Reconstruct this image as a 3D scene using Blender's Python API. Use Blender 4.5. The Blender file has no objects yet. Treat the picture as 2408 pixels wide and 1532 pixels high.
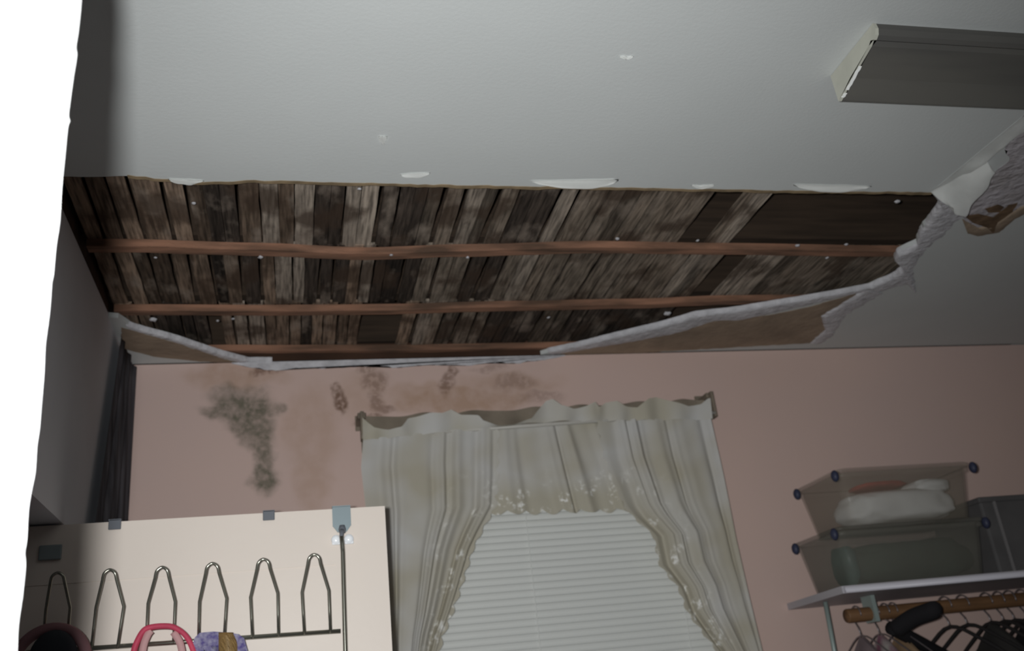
import bpy, bmesh, math, random
from mathutils import Vector, Matrix, noise
random.seed(11)
SC = bpy.context.scene
COL = SC.collection

# ------------------------------------------------------------------ camera, light, exposure
F_PX, YAW, PITCH, ROLL = 2220.2, 0.249404, 0.392417, -0.112521
W_PX, H_PX = 2408.0, 1532.0
EYE = Vector((0.0, 0.0, 1.6))
_r = Vector((math.cos(YAW), -math.sin(YAW), 0))
_f = Vector((math.sin(YAW)*math.cos(PITCH), math.cos(YAW)*math.cos(PITCH), math.sin(PITCH)))
_u = _r.cross(_f)
RIGHT = _r*math.cos(ROLL) + _u*math.sin(ROLL)
UP = -_r*math.sin(ROLL) + _u*math.cos(ROLL)
FWD = _f
cam = bpy.data.cameras.new('camera')
cam.sensor_width = 36; cam.lens = F_PX/W_PX*36
cam.clip_start = 0.02; cam.clip_end = 50
cam.dof.use_dof = True; cam.dof.focus_distance = 1.25; cam.dof.aperture_fstop = 6.5
camo = bpy.data.objects.new('camera', cam); COL.objects.link(camo)
m = Matrix((( RIGHT.x, UP.x, -FWD.x), (RIGHT.y, UP.y, -FWD.y), (RIGHT.z, UP.z, -FWD.z))).to_4x4()
m.translation = EYE; camo.matrix_world = m
SC.camera = camo

wd = bpy.data.worlds.new('world'); SC.world = wd; wd.use_nodes = True
wd.node_tree.nodes['Background'].inputs[0].default_value = (0.95, 0.97, 1.0, 1)
wd.node_tree.nodes['Background'].inputs[1].default_value = 0.036

fl = bpy.data.lights.new('camera_flash', 'SPOT')          # the camera's own flash, left of the lens
fl.energy = 119; fl.shadow_soft_size = 0.017; fl.color = (0.98, 1.0, 1.0); fl.spot_size = math.radians(97); fl.spot_blend = 1.0
flo = bpy.data.objects.new('camera_flash', fl); COL.objects.link(flo)
flo.location = (-0.052, -0.01, 1.615)
flo.rotation_euler = (RIGHT*(1230-W_PX/2) - UP*(960-H_PX/2) + FWD*F_PX).to_track_quat('-Z', 'Y').to_euler()

vs = SC.view_settings
SC.display_settings.display_device = 'sRGB'
vs.view_transform = 'Standard'; vs.look = 'None'; vs.gamma = 1; vs.exposure = 0.0
vs.use_curve_mapping = False

# ------------------------------------------------------------------ helpers
def ray(x, y):
    return RIGHT*(x-W_PX/2) - UP*(y-H_PX/2) + FWD*F_PX
def P(x, y, X=None, Y=None, Z=None):
    """point of the room where the sight line through a photo pixel meets the plane X=, Y= or Z="""
    d = ray(x, y)
    t = X/d.x if X is not None else Y/d.y if Y is not None else (Z-EYE.z)/d.z
    return EYE + d*t

def lin(c): return tuple(((v/255)/12.92 if v/255 <= .04045 else ((v/255+.055)/1.055)**2.4) for v in c)

def mat(name, col, rough=.7, metal=0, nscale=0, namt=.0, bump=0, bscale=60, col2=None, spec=.3, alpha=1, trans=0, stretch=None):
    mt = bpy.data.materials.new(name); mt.use_nodes = True
    nt = mt.node_tree; b = nt.nodes['Principled BSDF']
    b.inputs['Roughness'].default_value = rough; b.inputs['Metallic'].default_value = metal
    b.inputs['Specular IOR Level'].default_value = spec
    b.inputs['Alpha'].default_value = alpha
    b.inputs['Base Color'].default_value = (*col, 1)
    tc = nt.nodes.new('ShaderNodeTexCoord'); mp = nt.nodes.new('ShaderNodeMapping')
    nt.links.new(tc.outputs['Object'], mp.inputs[0])
    if stretch: mp.inputs['Scale'].default_value = stretch
    if nscale:
        n = nt.nodes.new('ShaderNodeTexNoise'); n.inputs['Scale'].default_value = nscale; n.inputs['Detail'].default_value = 5
        nt.links.new(mp.outputs[0], n.inputs['Vector'])
        r = nt.nodes.new('ShaderNodeMapRange'); r.inputs[1].default_value = .35; r.inputs[2].default_value = .65
        nt.links.new(n.outputs[0], r.inputs[0])
        mx = nt.nodes.new('ShaderNodeMix'); mx.data_type = 'RGBA'
        nt.links.new(r.outputs[0], mx.inputs[0])
        c2 = col2 if col2 else tuple(v*(1-namt) for v in col)
        mx.inputs[6].default_value = (*col, 1); mx.inputs[7].default_value = (*c2, 1)
        nt.links.new(mx.outputs[2], b.inputs['Base Color'])
    if bump:
        n2 = nt.nodes.new('ShaderNodeTexNoise'); n2.inputs['Scale'].default_value = bscale; n2.inputs['Detail'].default_value = 4
        nt.links.new(mp.outputs[0], n2.inputs['Vector'])
        bp = nt.nodes.new('ShaderNodeBump'); bp.inputs['Strength'].default_value = bump; bp.inputs['Distance'].default_value = .01
        nt.links.new(n2.outputs[0], bp.inputs['Height']); nt.links.new(bp.outputs[0], b.inputs['Normal'])
    if trans:
        ts = nt.nodes.new('ShaderNodeBsdfTranslucent'); ts.inputs[0].default_value = (*col, 1)
        ms = nt.nodes.new('ShaderNodeMixShader'); ms.inputs[0].default_value = trans
        out = nt.nodes['Material Output']
        nt.links.new(b.outputs[0], ms.inputs[1]); nt.links.new(ts.outputs[0], ms.inputs[2]); nt.links.new(ms.outputs[0], out.inputs[0])
    return mt

def obj(name, bm, mt, parent=None, smooth=False, origin=None):
    """link a bmesh (world coordinates) as one mesh object"""
    bmesh.ops.recalc_face_normals(bm, faces=bm.faces)
    if parent is not None: base = WPOS.get(parent.name, Vector((0,0,0)))
    elif origin is not None: base = Vector(origin)
    else: base = Vector((0,0,0))
    if base.length: bmesh.ops.translate(bm, verts=bm.verts, vec=-base)
    me = bpy.data.meshes.new(name); bm.to_mesh(me); bm.free()
    for p in me.polygons: p.use_smooth = smooth
    me.materials.append(mt)
    o = bpy.data.objects.new(name, me); COL.objects.link(o)
    if parent is not None: o.parent = parent; WPOS[o.name] = base
    else: o.location = base; WPOS[o.name] = base
    return o
WPOS = {}
def thing(name, label, cat, loc=(0,0,0), group=None):
    o = bpy.data.objects.new(name, None); COL.objects.link(o); o.location = loc
    o.empty_display_size = .05
    o['label'] = label; o['category'] = cat
    if group: o['group'] = group
    WPOS[o.name] = Vector(loc)
    return o
def tag(o, label=None, cat=None, group=None, kind=None):
    if label: o['label'] = label
    if cat: o['category'] = cat
    if group: o['group'] = group
    if kind: o['kind'] = kind
    return o
def B(): return bmesh.new()
def box(bm, a, b, bev=0):
    x0,x1 = sorted((a[0],b[0])); y0,y1 = sorted((a[1],b[1])); z0,z1 = sorted((a[2],b[2]))
    vs_ = [bm.verts.new(p) for p in ((x0,y0,z0),(x1,y0,z0),(x1,y1,z0),(x0,y1,z0),(x0,y0,z1),(x1,y0,z1),(x1,y1,z1),(x0,y1,z1))]
    fs = [bm.faces.new([vs_[i] for i in q]) for q in ((0,3,2,1),(4,5,6,7),(0,1,5,4),(1,2,6,5),(2,3,7,6),(3,0,4,7))]
    if bev:
        es = list({e for f in fs for e in f.edges})
        bmesh.ops.bevel(bm, geom=es, offset=bev, segments=2, affect='EDGES', profile=.5)
    return bm
def prism(bm, pts, ext):
    """polygon pts (3D, planar) extruded by vector ext"""
    a = [bm.verts.new(p) for p in pts]; b = [bm.verts.new(Vector(p)+Vector(ext)) for p in pts]
    n = len(pts); fs = [bm.faces.new(a), bm.faces.new(b[::-1])]
    for i in range(n): bm.faces.new((a[i], b[i], b[(i+1)%n], a[(i+1)%n]))
    bmesh.ops.triangulate(bm, faces=fs)
    return bm
def spline(pts, n=6, closed=False):
    pts = [Vector(p) for p in pts]; out = []; N = len(pts)
    rng = range(N if closed else N-1)
    for i in rng:
        g = (lambda k: pts[k % N]) if closed else (lambda k: pts[max(0, min(N-1, k))])
        p0, p1, p2, p3 = g(i-1), g(i), g(i+1), g(i+2)
        for k in range(n):
            t = k/n
            out.append(.5*((2*p1)+(p2-p0)*t+(2*p0-5*p1+4*p2-p3)*t*t+(3*p1-p0-3*p2+p3)*t**3))
    if not closed: out.append(pts[-1])
    return out
def tube(bm, pts, r, seg=8, flat=1.0, closed=False):
    pts = [Vector(p) for p in pts]; N = len(pts)
    rr = r if isinstance(r, (list, tuple)) else [r]*N
    rings = []; nrm = None
    for i, p in enumerate(pts):
        if closed: t = pts[(i+1) % N]-pts[i-1]
        else: t = pts[min(i+1, N-1)]-pts[max(i-1, 0)]
        t.normalize()
        if nrm is None:
            nrm = t.orthogonal().normalized()
        nrm = (nrm - t*nrm.dot(t)).normalized(); bn = t.cross(nrm)
        rings.append([bm.verts.new(p + (nrm*math.cos(2*math.pi*k/seg) + bn*math.sin(2*math.pi*k/seg)*flat)*rr[i]) for k in range(seg)])
    for i in range(N if closed else N-1):
        a, b = rings[i], rings[(i+1) % N]
        for k in range(seg): bm.faces.new((a[k], a[(k+1)%seg], b[(k+1)%seg], b[k]))
    if not closed:
        bm.faces.new(rings[0][::-1]); bm.faces.new(rings[-1])
    return bm
def strap(bm, pts, w, t=.002, wdir=(0,1,0)):
    """flat band along pts; width along wdir"""
    wd_ = Vector(wdir).normalized(); pts = [Vector(p) for p in pts]; rings = []
    for i, p in enumerate(pts):
        tn = (pts[min(i+1, len(pts)-1)]-pts[max(i-1, 0)]).normalized(); n = tn.cross(wd_).normalized()
        rings.append([bm.verts.new(p+wd_*w/2*a+n*t/2*b) for a, b in ((1,1),(-1,1),(-1,-1),(1,-1))])
    for a, b in zip(rings, rings[1:]):
        for k in range(4): bm.faces.new((a[k], a[(k+1)%4], b[(k+1)%4], b[k]))
    bm.faces.new(rings[0][::-1]); bm.faces.new(rings[-1]); return bm
def grid(bm, nu, nv, fn, thick=0):
    g = [[bm.verts.new(fn(i/nu, j/nv)) for i in range(nu+1)] for j in range(nv+1)]
    fs = [bm.faces.new((g[j][i], g[j][i+1], g[j+1][i+1], g[j+1][i])) for j in range(nv) for i in range(nu)]
    if thick: bmesh.ops.solidify(bm, geom=fs, thickness=thick)
    return bm
def lathe(bm, prof, c, axis='z', seg=24):
    rings = []
    for r, h in prof:
        ring = []
        for k in range(seg):
            a = 2*math.pi*k/seg; x, y = r*math.cos(a), r*math.sin(a)
            v = (x, y, h) if axis == 'z' else (x, h, y) if axis == 'y' else (h, x, y)
            ring.append(bm.verts.new(Vector(c)+Vector(v)))
        rings.append(ring)
    for a, b in zip(rings, rings[1:]):
        for k in range(seg): bm.faces.new((a[k], a[(k+1)%seg], b[(k+1)%seg], b[k]))
    bm.faces.new(rings[0][::-1]); bm.faces.new(rings[-1]); return bm
def jag(pts, amp, step=.012, seed=0, closed=True):
    """roughen a polygon lying in an XY or XZ plane"""
    out = []; N = len(pts)
    for i in range(N if closed else N-1):
        a = Vector(pts[i]); b = Vector(pts[(i+1) % N]); L = (b-a).length; k = max(1, int(L/step))
        d = (b-a).normalized() if L else Vector((1,0,0))
        nn = Vector((-d.y, d.x, 0))
        for j in range(k):
            p = a.lerp(b, j/k)
            q = noise.noise(p*38+Vector((seed,0,0)))+.6*noise.noise(p*90+Vector((0,seed,0)))
            out.append(p+nn*q*amp*(0 if j == 0 else 1)*1.0)
    if not closed: out.append(Vector(pts[-1]))
    return out

# ------------------------------------------------------------------ materials
M = {}
M['ceiling'] = mat('ceiling_paint', (.585,.605,.60), .75, nscale=3, col2=(.56,.58,.575), bump=.05, bscale=140)
M['left_wall'] = mat('grey_wall_paint', (.68,.70,.75), .85, nscale=5, namt=.06)
M['gypsum'] = mat('bare_gypsum', (.62,.61,.64), .9, nscale=30, namt=.25, bump=.5, bscale=80)
M['flake'] = mat('lifted_paint_flake', (.95,.96,.94), .7)
M['tape'] = mat('joint_tape', (.92,.93,.91), .8, nscale=18, namt=.12)
M['kraft'] = mat('torn_brown_paper', (.34,.26,.19), .9, nscale=9, namt=.3, bump=.3, bscale=50)
M['kraft_edge'] = mat('torn_paper_edge', (.30,.22,.13), .9, nscale=25, namt=.4)
M['plaster'] = mat('old_plaster', (.50,.47,.50), .95, nscale=16, col2=(.38,.35,.36), bump=.8, bscale=45)
M['rust'] = mat('rusty_brown_stain', (.19,.12,.07), .95, nscale=30, namt=.5)
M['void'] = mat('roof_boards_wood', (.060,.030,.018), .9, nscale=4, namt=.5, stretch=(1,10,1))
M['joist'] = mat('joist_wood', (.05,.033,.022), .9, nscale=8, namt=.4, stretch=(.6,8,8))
M['furring'] = mat('furring_wood', (.32,.165,.105), .8, nscale=3.4, col2=(.10,.058,.038), bump=.3, stretch=(1.4,10,10))
M['floor'] = mat('carpet_floor', (.09,.09,.095), .5, nscale=3, namt=.3, stretch=(8,1,1))
M['door'] = mat('cream_door_paint', (.74,.655,.585), .42, nscale=2, namt=.03, bump=.02, bscale=60)
M['trimwhite'] = mat('white_gloss_paint', (.86,.86,.86), .5)
M['white_panel'] = mat('white_shelf_board', (.45,.43,.46), .5)
M['frame'] = mat('window_paint', (.6,.6,.58), .5)
M['mould_dark'] = mat('dark_grey_moulding_paint', (.125,.12,.108), .6, nscale=3, col2=(.085,.083,.08), stretch=(.5,4,4))
M['mould_end'] = mat('pale_plaster_end', (.52,.52,.45), .85, nscale=20, namt=.1)
M['drape'] = mat('dark_grey_fabric', (.23,.225,.25), .95, nscale=6, col2=(.07,.068,.078), bump=.3, stretch=(6,6,.5))
M['blind'] = mat('white_vinyl_slat', (.70,.71,.685), .5)
M['chrome'] = mat('steel_wire', (.30,.295,.25), .25, metal=.85)
M['strap'] = mat('grey_steel_strap', (.23,.28,.30), .45, metal=.3)
M['nut'] = mat('white_plastic_nut', (.95,.97,1.0), .15, spec=.8)
M['clip'] = mat('dark_grey_clip', (.13,.14,.16), .5)
M['pink'] = mat('pink_red_strap', (.62,.07,.13), .6, nscale=20, namt=.3)
M['rose'] = mat('pale_rose_fabric', (.52,.30,.30), .8)
M['purple'] = mat('purple_patterned_fabric', (.09,.07,.22), .85, nscale=110, col2=(.30,.28,.38))
M['tan'] = mat('tan_leather', (.42,.27,.11), .5)
M['black'] = mat('black_cloth', (.012,.011,.013), .9)
M['blackcap'] = mat('black_felt', (.03,.033,.04), .95)
M['dusty'] = mat('dusty_pink_cloth', (.25,.13,.14), .9)
M['rodwood'] = mat('brown_wooden_rod', (.20,.105,.05), .55, nscale=6, namt=.4, stretch=(1,8,8))
M['bracket'] = mat('pale_green_metal', (.30,.36,.34), .4, metal=.2)
M['wheel'] = mat('dark_blue_wheel', (.035,.04,.075), .5)
M['binclear'] = mat('cloudy_clear_plastic', (.34,.30,.24), .35, alpha=.22, spec=.5)
M['bingreen'] = mat('cloudy_grey_plastic', (.28,.27,.23), .35, alpha=.25, spec=.5)
M['whitecloth'] = mat('white_folded_cloth', (.80,.80,.79), .9, nscale=12, namt=.1)
M['redcloth'] = mat('dark_red_cloth', (.5,.09,.07), .9, nscale=12, namt=.4)
M['beigecloth'] = mat('beige_cloth', (.42,.36,.26), .9, nscale=12, namt=.2)
M['greencloth'] = mat('dark_green_cloth', (.04,.062,.045), .95, nscale=8, namt=.4)
M['tealcloth'] = mat('teal_cloth', (.05,.13,.12), .95, nscale=14, namt=.5)
M['greybin'] = mat('dark_grey_box', (.11,.105,.105), .7, nscale=10, namt=.2)
M['greyseam'] = mat('grey_box_seam', (.2,.19,.19), .6)
M['hanger'] = mat('dark_hanger_plastic', (.03,.028,.028), .4)
M['wire'] = mat('pale_wire', (.30,.27,.28), .35, metal=.7)
M['g1'] = mat('mauve_grey_cloth', (.22,.17,.18), .9, nscale=14, namt=.3)
M['g2'] = mat('white_print_cloth', (.42,.40,.37), .9, nscale=25, col2=(.20,.08,.12))
M['g3'] = mat('tan_cloth', (.33,.22,.13), .9, nscale=14, namt=.3)
M['g4'] = mat('charcoal_cloth', (.04,.037,.035), .9, nscale=14, namt=.3)
M['curt_back'] = mat('brown_grey_curtain_lining', (.24,.20,.155), .95, nscale=12, namt=.3)
M['rodmetal'] = mat('white_curtain_rod', (.5,.48,.44), .4)
M['glass'] = mat('window_glass', (.02,.02,.025), .05, alpha=.5, spec=.5)

def lath_material():
    mt = bpy.data.materials.new('weathered_lath'); mt.use_nodes = True; nt = mt.node_tree; b = nt.nodes['Principled BSDF']
    b.inputs['Roughness'].default_value = .92; b.inputs['Specular IOR Level'].default_value = .15
    oi = nt.nodes.new('ShaderNodeObjectInfo'); tc = nt.nodes.new('ShaderNodeNewGeometry')
    def N(scale, st, d=4):
        mp = nt.nodes.new('ShaderNodeMapping'); mp.inputs['Scale'].default_value = st
        nt.links.new(tc.outputs['Position'], mp.inputs[0])
        n = nt.nodes.new('ShaderNodeTexNoise'); n.inputs['Scale'].default_value = scale; n.inputs['Detail'].default_value = d
        nt.links.new(mp.outputs[0], n.inputs['Vector']); return n.outputs[0]
    def rng(s, a, b2, c=0, d=1):
        r = nt.nodes.new('ShaderNodeMapRange'); r.inputs[1].default_value = a; r.inputs[2].default_value = b2
        r.inputs[3].default_value = c; r.inputs[4].default_value = d; nt.links.new(s, r.inputs[0]); return r.outputs[0]
    def mixc(f, a, c, mode='MIX'):
        x = nt.nodes.new('ShaderNodeMix'); x.data_type = 'RGBA'; x.blend_type = mode
        if isinstance(f, float): x.inputs[0].default_value = f
        else: nt.links.new(f, x.inputs[0])
        for v, i in ((a, 6), (c, 7)):
            if isinstance(v, tuple): x.inputs[i].default_value = (*v, 1)
            else: nt.links.new(v, x.inputs[i])
        return x.outputs[2]
    streak = rng(N(30, (5,.35,5)), .35, .65, .45, 1.45)
    cmb = nt.nodes.new('ShaderNodeCombineColor')
    for i in range(3): nt.links.new(streak, cmb.inputs[i])
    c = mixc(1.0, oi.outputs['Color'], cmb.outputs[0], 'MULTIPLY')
    c = mixc(rng(N(11, (1.6,.7,1), 6), .53, .70, 0, .7), c, (.30,.245,.20))      # plaster dust left on the wood
    c = mixc(rng(N(8, (1,.8,1), 5), .52, .62, 0, .75), c, (.055,.035,.024))   # damp stains
    nt.links.new(c, b.inputs['Base Color'])
    bp = nt.nodes.new('ShaderNodeBump'); bp.inputs['Strength'].default_value = .6; bp.inputs['Distance'].default_value = .004
    nt.links.new(N(50, (2,.5,2)), bp.inputs['Height']); nt.links.new(bp.outputs[0], b.inputs['Normal'])
    return mt
M['lath'] = lath_material()

YW, XL, ZC = 2.57, -0.432, 2.60                      # back wall, left wall, ceiling
XR, YB = 3.3, -1.6                                   # right end and open rear of the room

def stain_material():
    """pink paint with mould and rust stains of fixed shapes on the wall (x, z in metres)"""
    mt = bpy.data.materials.new('pink_wall_paint_with_mould'); mt.use_nodes = True; nt = mt.node_tree; b = nt.nodes['Principled BSDF']
    b.inputs['Roughness'].default_value = .8; b.inputs['Specular IOR Level'].default_value = .2
    ge = nt.nodes.new('ShaderNodeTexCoord')
    def noisev(scale, d=5):
        n = nt.nodes.new('ShaderNodeTexNoise'); n.inputs['Scale'].default_value = scale; n.inputs['Detail'].default_value = d
        nt.links.new(ge.outputs['Object'], n.inputs['Vector']); return n
    nz = noisev(13)
    sub = nt.nodes.new('ShaderNodeVectorMath'); sub.operation = 'SUBTRACT'; nt.links.new(nz.outputs['Color'], sub.inputs[0]); sub.inputs[1].default_value = (.5,.5,.5)
    scl = nt.nodes.new('ShaderNodeVectorMath'); scl.operation = 'SCALE'; nt.links.new(sub.outputs[0], scl.inputs[0]); scl.inputs['Scale'].default_value = .075
    add = nt.nodes.new('ShaderNodeVectorMath'); nt.links.new(ge.outputs['Object'], add.inputs[0]); nt.links.new(scl.outputs[0], add.inputs[1])
    POS = add.outputs[0]
    speck = noisev(70, 3).outputs[0]; speck2 = noisev(28, 4).outputs[0]
    def mr(s, a, b2, c=0., d=1., smooth=False):
        r = nt.nodes.new('ShaderNodeMapRange')
        if smooth: r.interpolation_type = 'SMOOTHSTEP'
        for i, v in enumerate((a, b2, c, d)): r.inputs[i+1].default_value = v
        nt.links.new(s, r.inputs[0]); return r.outputs[0]
    def math2(op, a, c):
        n = nt.nodes.new('ShaderNodeMath'); n.operation = op
        for i, v in enumerate((a, c)):
            if isinstance(v, float): n.inputs[i].default_value = v
            else: nt.links.new(v, n.inputs[i])
        return n.outputs[0]
    def ell(px, py, rx, rz, ang=0., st=1., soft=.5):
        c = P(px, py, Y=YW); k = 1/820.
        v = nt.nodes.new('ShaderNodeVectorMath'); v.operation = 'SUBTRACT'; nt.links.new(POS, v.inputs[0]); v.inputs[1].default_value = (c.x, 0, c.z)
        mp = nt.nodes.new('ShaderNodeMapping'); mp.vector_type = 'TEXTURE'
        mp.inputs['Rotation'].default_value = (0, math.radians(ang), 0); mp.inputs['Scale'].default_value = (rx*k, 1000, rz*k)
        nt.links.new(v.outputs[0], mp.inputs[0])
        l = nt.nodes.new('ShaderNodeVectorMath'); l.operation = 'LENGTH'; nt.links.new(mp.outputs[0], l.inputs[0])
        return mr(l.outputs['Value'], 1-soft, 1+soft*.5, st, 0., True)
    def group(lst):
        acc = None
        for e in lst:
            s = ell(*e); acc = s if acc is None else math2('MAXIMUM', acc, s)
        return acc
    green = group([(578,960,78,42,8,1.), (510,962,40,20,-10,.8), (560,925,70,26,0,.6), (600,1010,44,62,-35,.95), (622,1065,26,72,-6,.9), (624,1128,32,42,0,1.), (580,1000,40,50,-50,.8), (650,960,22,20,0,.6)])
    green = math2('MULTIPLY', math2('MULTIPLY', green, mr(speck2, .30, .58, .55, 1.)), mr(speck, .34, .54, .72, 1.))
    brown = group([(800,945,17,32,-15,.95), (790,920,14,14,0,.7), (880,900,34,30,0,.55), (868,990,34,14,0,.7), (1048,905,22,34,10,.7), (1062,872,16,22,0,.8), (880,948,20,30,0,.6),
                   (627,872,40,12,0,.75), (1215,900,55,22,0,.4), (1270,935,70,18,0,.35), (900,965,30,14,0,.6), (860,870,24,14,0,.5), (1150,870,50,10,0,.35)])
    brown = math2('MULTIPLY', brown, mr(speck, .36, .55, .35, 1.))
    wash = group([(560,885,120,34,0,.75), (1080,940,190,34,0,.95), (1190,905,140,30,0,.6), (735,1010,70,110,0,.5), (735,1120,45,90,0,.55), (860,930,70,70,0,.45), (1010,930,120,30,0,.7)])
    wash = math2('MULTIPLY', wash, mr(speck2, .3, .6, .5, 1.))
    def mixc(f, a, c):
        x = nt.nodes.new('ShaderNodeMix'); x.data_type = 'RGBA'; nt.links.new(f, x.inputs[0])
        for v, i in ((a, 6), (c, 7)):
            if isinstance(v, tuple): x.inputs[i].default_value = (*v, 1)
            else: nt.links.new(v, x.inputs[i])
        return x.outputs[2]
    base = mixc(mr(noisev(2.2, 3).outputs[0], .3, .7), (.62,.455,.40), (.585,.44,.40))
    c = mixc(math2('MULTIPLY', wash, .6), base, (.36,.215,.12))
    c = mixc(math2('MULTIPLY', brown, .85), c, (.13,.065,.035))
    c = mixc(math2('MULTIPLY', green, .92), c, (.12,.115,.08))
    nt.links.new(c, b.inputs['Base Color'])
    return mt
M['pink_wall'] = stain_material()

# ------------------------------------------------------------------ the room shell
bm = B(); box(bm, (XL-.1, YB, -.05), (XR+.1, YW+.12, 0)); tag(obj('floor', bm, M['floor']), kind='structure')
bm = B(); box(bm, (XL-.1, 1.99, 0), (XL, YW, ZC+.008)); box(bm, (XL-.1, .60, 2.034), (XL, 1.99, ZC+.008)); tag(obj('wall_left', bm, M['left_wall']), kind='structure')
bm = B(); box(bm, (XR, YB, 0), (XR+.1, YW+.12, ZC)); tag(obj('wall_right', bm, mat('pink_side_wall', (.58,.43,.385), .8)), kind='structure')
# back wall with its window opening
WX0, WX1, WZ0, WZ1 = .30, 1.10, .95, 2.16
bm = B()
for a, b in (((XL-.1, 0), (WX0, ZC-.003)), ((WX1, 0), (XR, ZC-.003)), ((WX0, 0), (WX1, WZ0)), ((WX0, WZ1), (WX1, ZC-.003))):
    box(bm, (a[0], YW, a[1]), (b[0], YW+.11, b[1]))
bmesh.ops.remove_doubles(bm, verts=bm.verts, dist=1e-4)
tag(obj('wall_back', bm, M['pink_wall']), kind='structure')
# jagged bead of old caulk and plaster where the broken ceiling met the back wall
top = [Vector((P(x, 850, Y=YW).x, 0, ZC-.0035)) for x in (545, 1330)]
bl_ = []
for i in range(90):
    x = top[1].x+(top[0].x-top[1].x)*i/89; e = min(1, i/12, (89-i)/8)
    bl_.append(Vector((x, YW-.003, ZC-.006-e*(.020+.010*noise.noise(Vector((x*11, 0, 2)))+.006*noise.noise(Vector((x*40, 0, 2)))))))
bm = B(); prism(bm, [(top[0].x, YW-.003, ZC-.0035), (top[1].x, YW-.003, ZC-.0035)]+bl_, (0, .0028, 0)); tag(obj('trim_2', bm, M['gypsum']), kind='structure')
# window: frame, sash bars, sill, pane
bm = B()
for a, b in (((WX0, WZ0), (WX0+.04, WZ1)), ((WX1-.04, WZ0), (WX1, WZ1)), ((WX0, WZ0), (WX1, WZ0+.05)), ((WX0, WZ1-.04), (WX1, WZ1)), ((WX0, 1.53), (WX1, 1.58))):
    box(bm, (a[0], YW+.045, a[1]), (b[0], YW+.095, b[1]))
w1 = tag(obj('window_1', bm, M['frame']), kind='structure')
bm = B(); box(bm, (WX0+.04, YW+.068, WZ0+.05), (WX1-.04, YW+.073, WZ1-.04)); obj('window_pane', bm, M['glass'], w1)
bm = B(); box(bm, (WX0-.06, YW-.03, WZ0-.03), (WX1+.06, YW+.045, WZ0-.002), .004); obj('window_sill', bm, M['frame'], w1)

# ceiling with the broken-out hole
def C(x, y, z=ZC): p = P(x, y, Z=z); return Vector((p.x, p.y, z))
hole_near = [C(*p) for p in ((300,414),(385,424),(480,431),(600,426),(800,432),(1000,436),(1200,440),(1500,444),(1700,448),(1900,451),(2100,453),(2192,455))]
hole_near = [Vector((XL-.02, hole_near[0].y+.012, ZC))] + hole_near
hole_right = [C(*p) for p in ((2212,478),(2185,518),(2165,545),(2158,572),(2112,594),(2104,612),(2128,632),(2100,652),(2045,676),(2020,681))]
hole_far = [C(*p) for p in ((1980,689),(1880,708),(1720,734),(1640,742),(1560,766),(1450,792),(1360,815),(1290,829))]
near_j = jag(hole_near, .004, .02, 1, closed=False)
right_j = jag(hole_right, .005, .012, 5, closed=False)
far_j = jag(hole_far, .005, .02, 9, closed=False)
outline = [Vector((XL-.1, YB, ZC)), Vector((XR+.1, YB, ZC)), Vector((XR+.1, YW, ZC)), Vector((hole_far[-1].x-.02, YW, ZC))]
outline += far_j[::-1] + right_j[::-1] + near_j[::-1]
outline.append(Vector((XL-.1, near_j[0].y, ZC)))
bm = B(); prism(bm, outline, (0, 0, .013))
left_arc = [C(*p) for p in ((278,748),(310,770),(420,800),(520,834),(585,851))]
la = jag(left_arc, .003, .02, 3, closed=False)
pl = [Vector((XL-.02, la[0].y-.01, ZC))] + la + [Vector((la[-1].x+.03, YW, ZC)), Vector((XL-.02, YW, ZC))]
prism(bm, pl, (0, 0, .013))
ceil = tag(obj('ceiling', bm, M['ceiling']), kind='structure')

def patch(name, px, mt, amp=.006, dz=.0015, seed=0, label=None, th=.001, parent=None):
    pts = [C(*p) for p in px]
    pts = jag(pts, amp, .011, seed)
    for p in pts: p.y = min(p.y, YW-.0005); p.x = max(p.x, XL+.0005)
    bm = B(); prism(bm, [Vector((p.x, p.y, ZC-dz)) for p in pts], (0, 0, th))
    o = obj(name, bm, mt, ceil if parent is None else parent)
    if label: o['label'] = label
    return o
# bare brown paper where the white face has torn away, right of the hole
patch('torn_paper', [(1290,831),(1450,806),(1570,778),(1680,752),(1800,742),(1900,722),(2010,690),(2016,698),(1985,730),(1940,745),(1945,790),(1915,806),(1600,824),(1400,836)], M['kraft'], .005, .0016, 4, 'brown bare paper patch right of the hole')
patch('torn_paper', [(285,770),(315,778),(420,808),(520,842),(560,853),(470,850),(360,838),(285,818)], M['kraft'], .003, .0016, 8, 'brown bare paper patch in the left corner')
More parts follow.
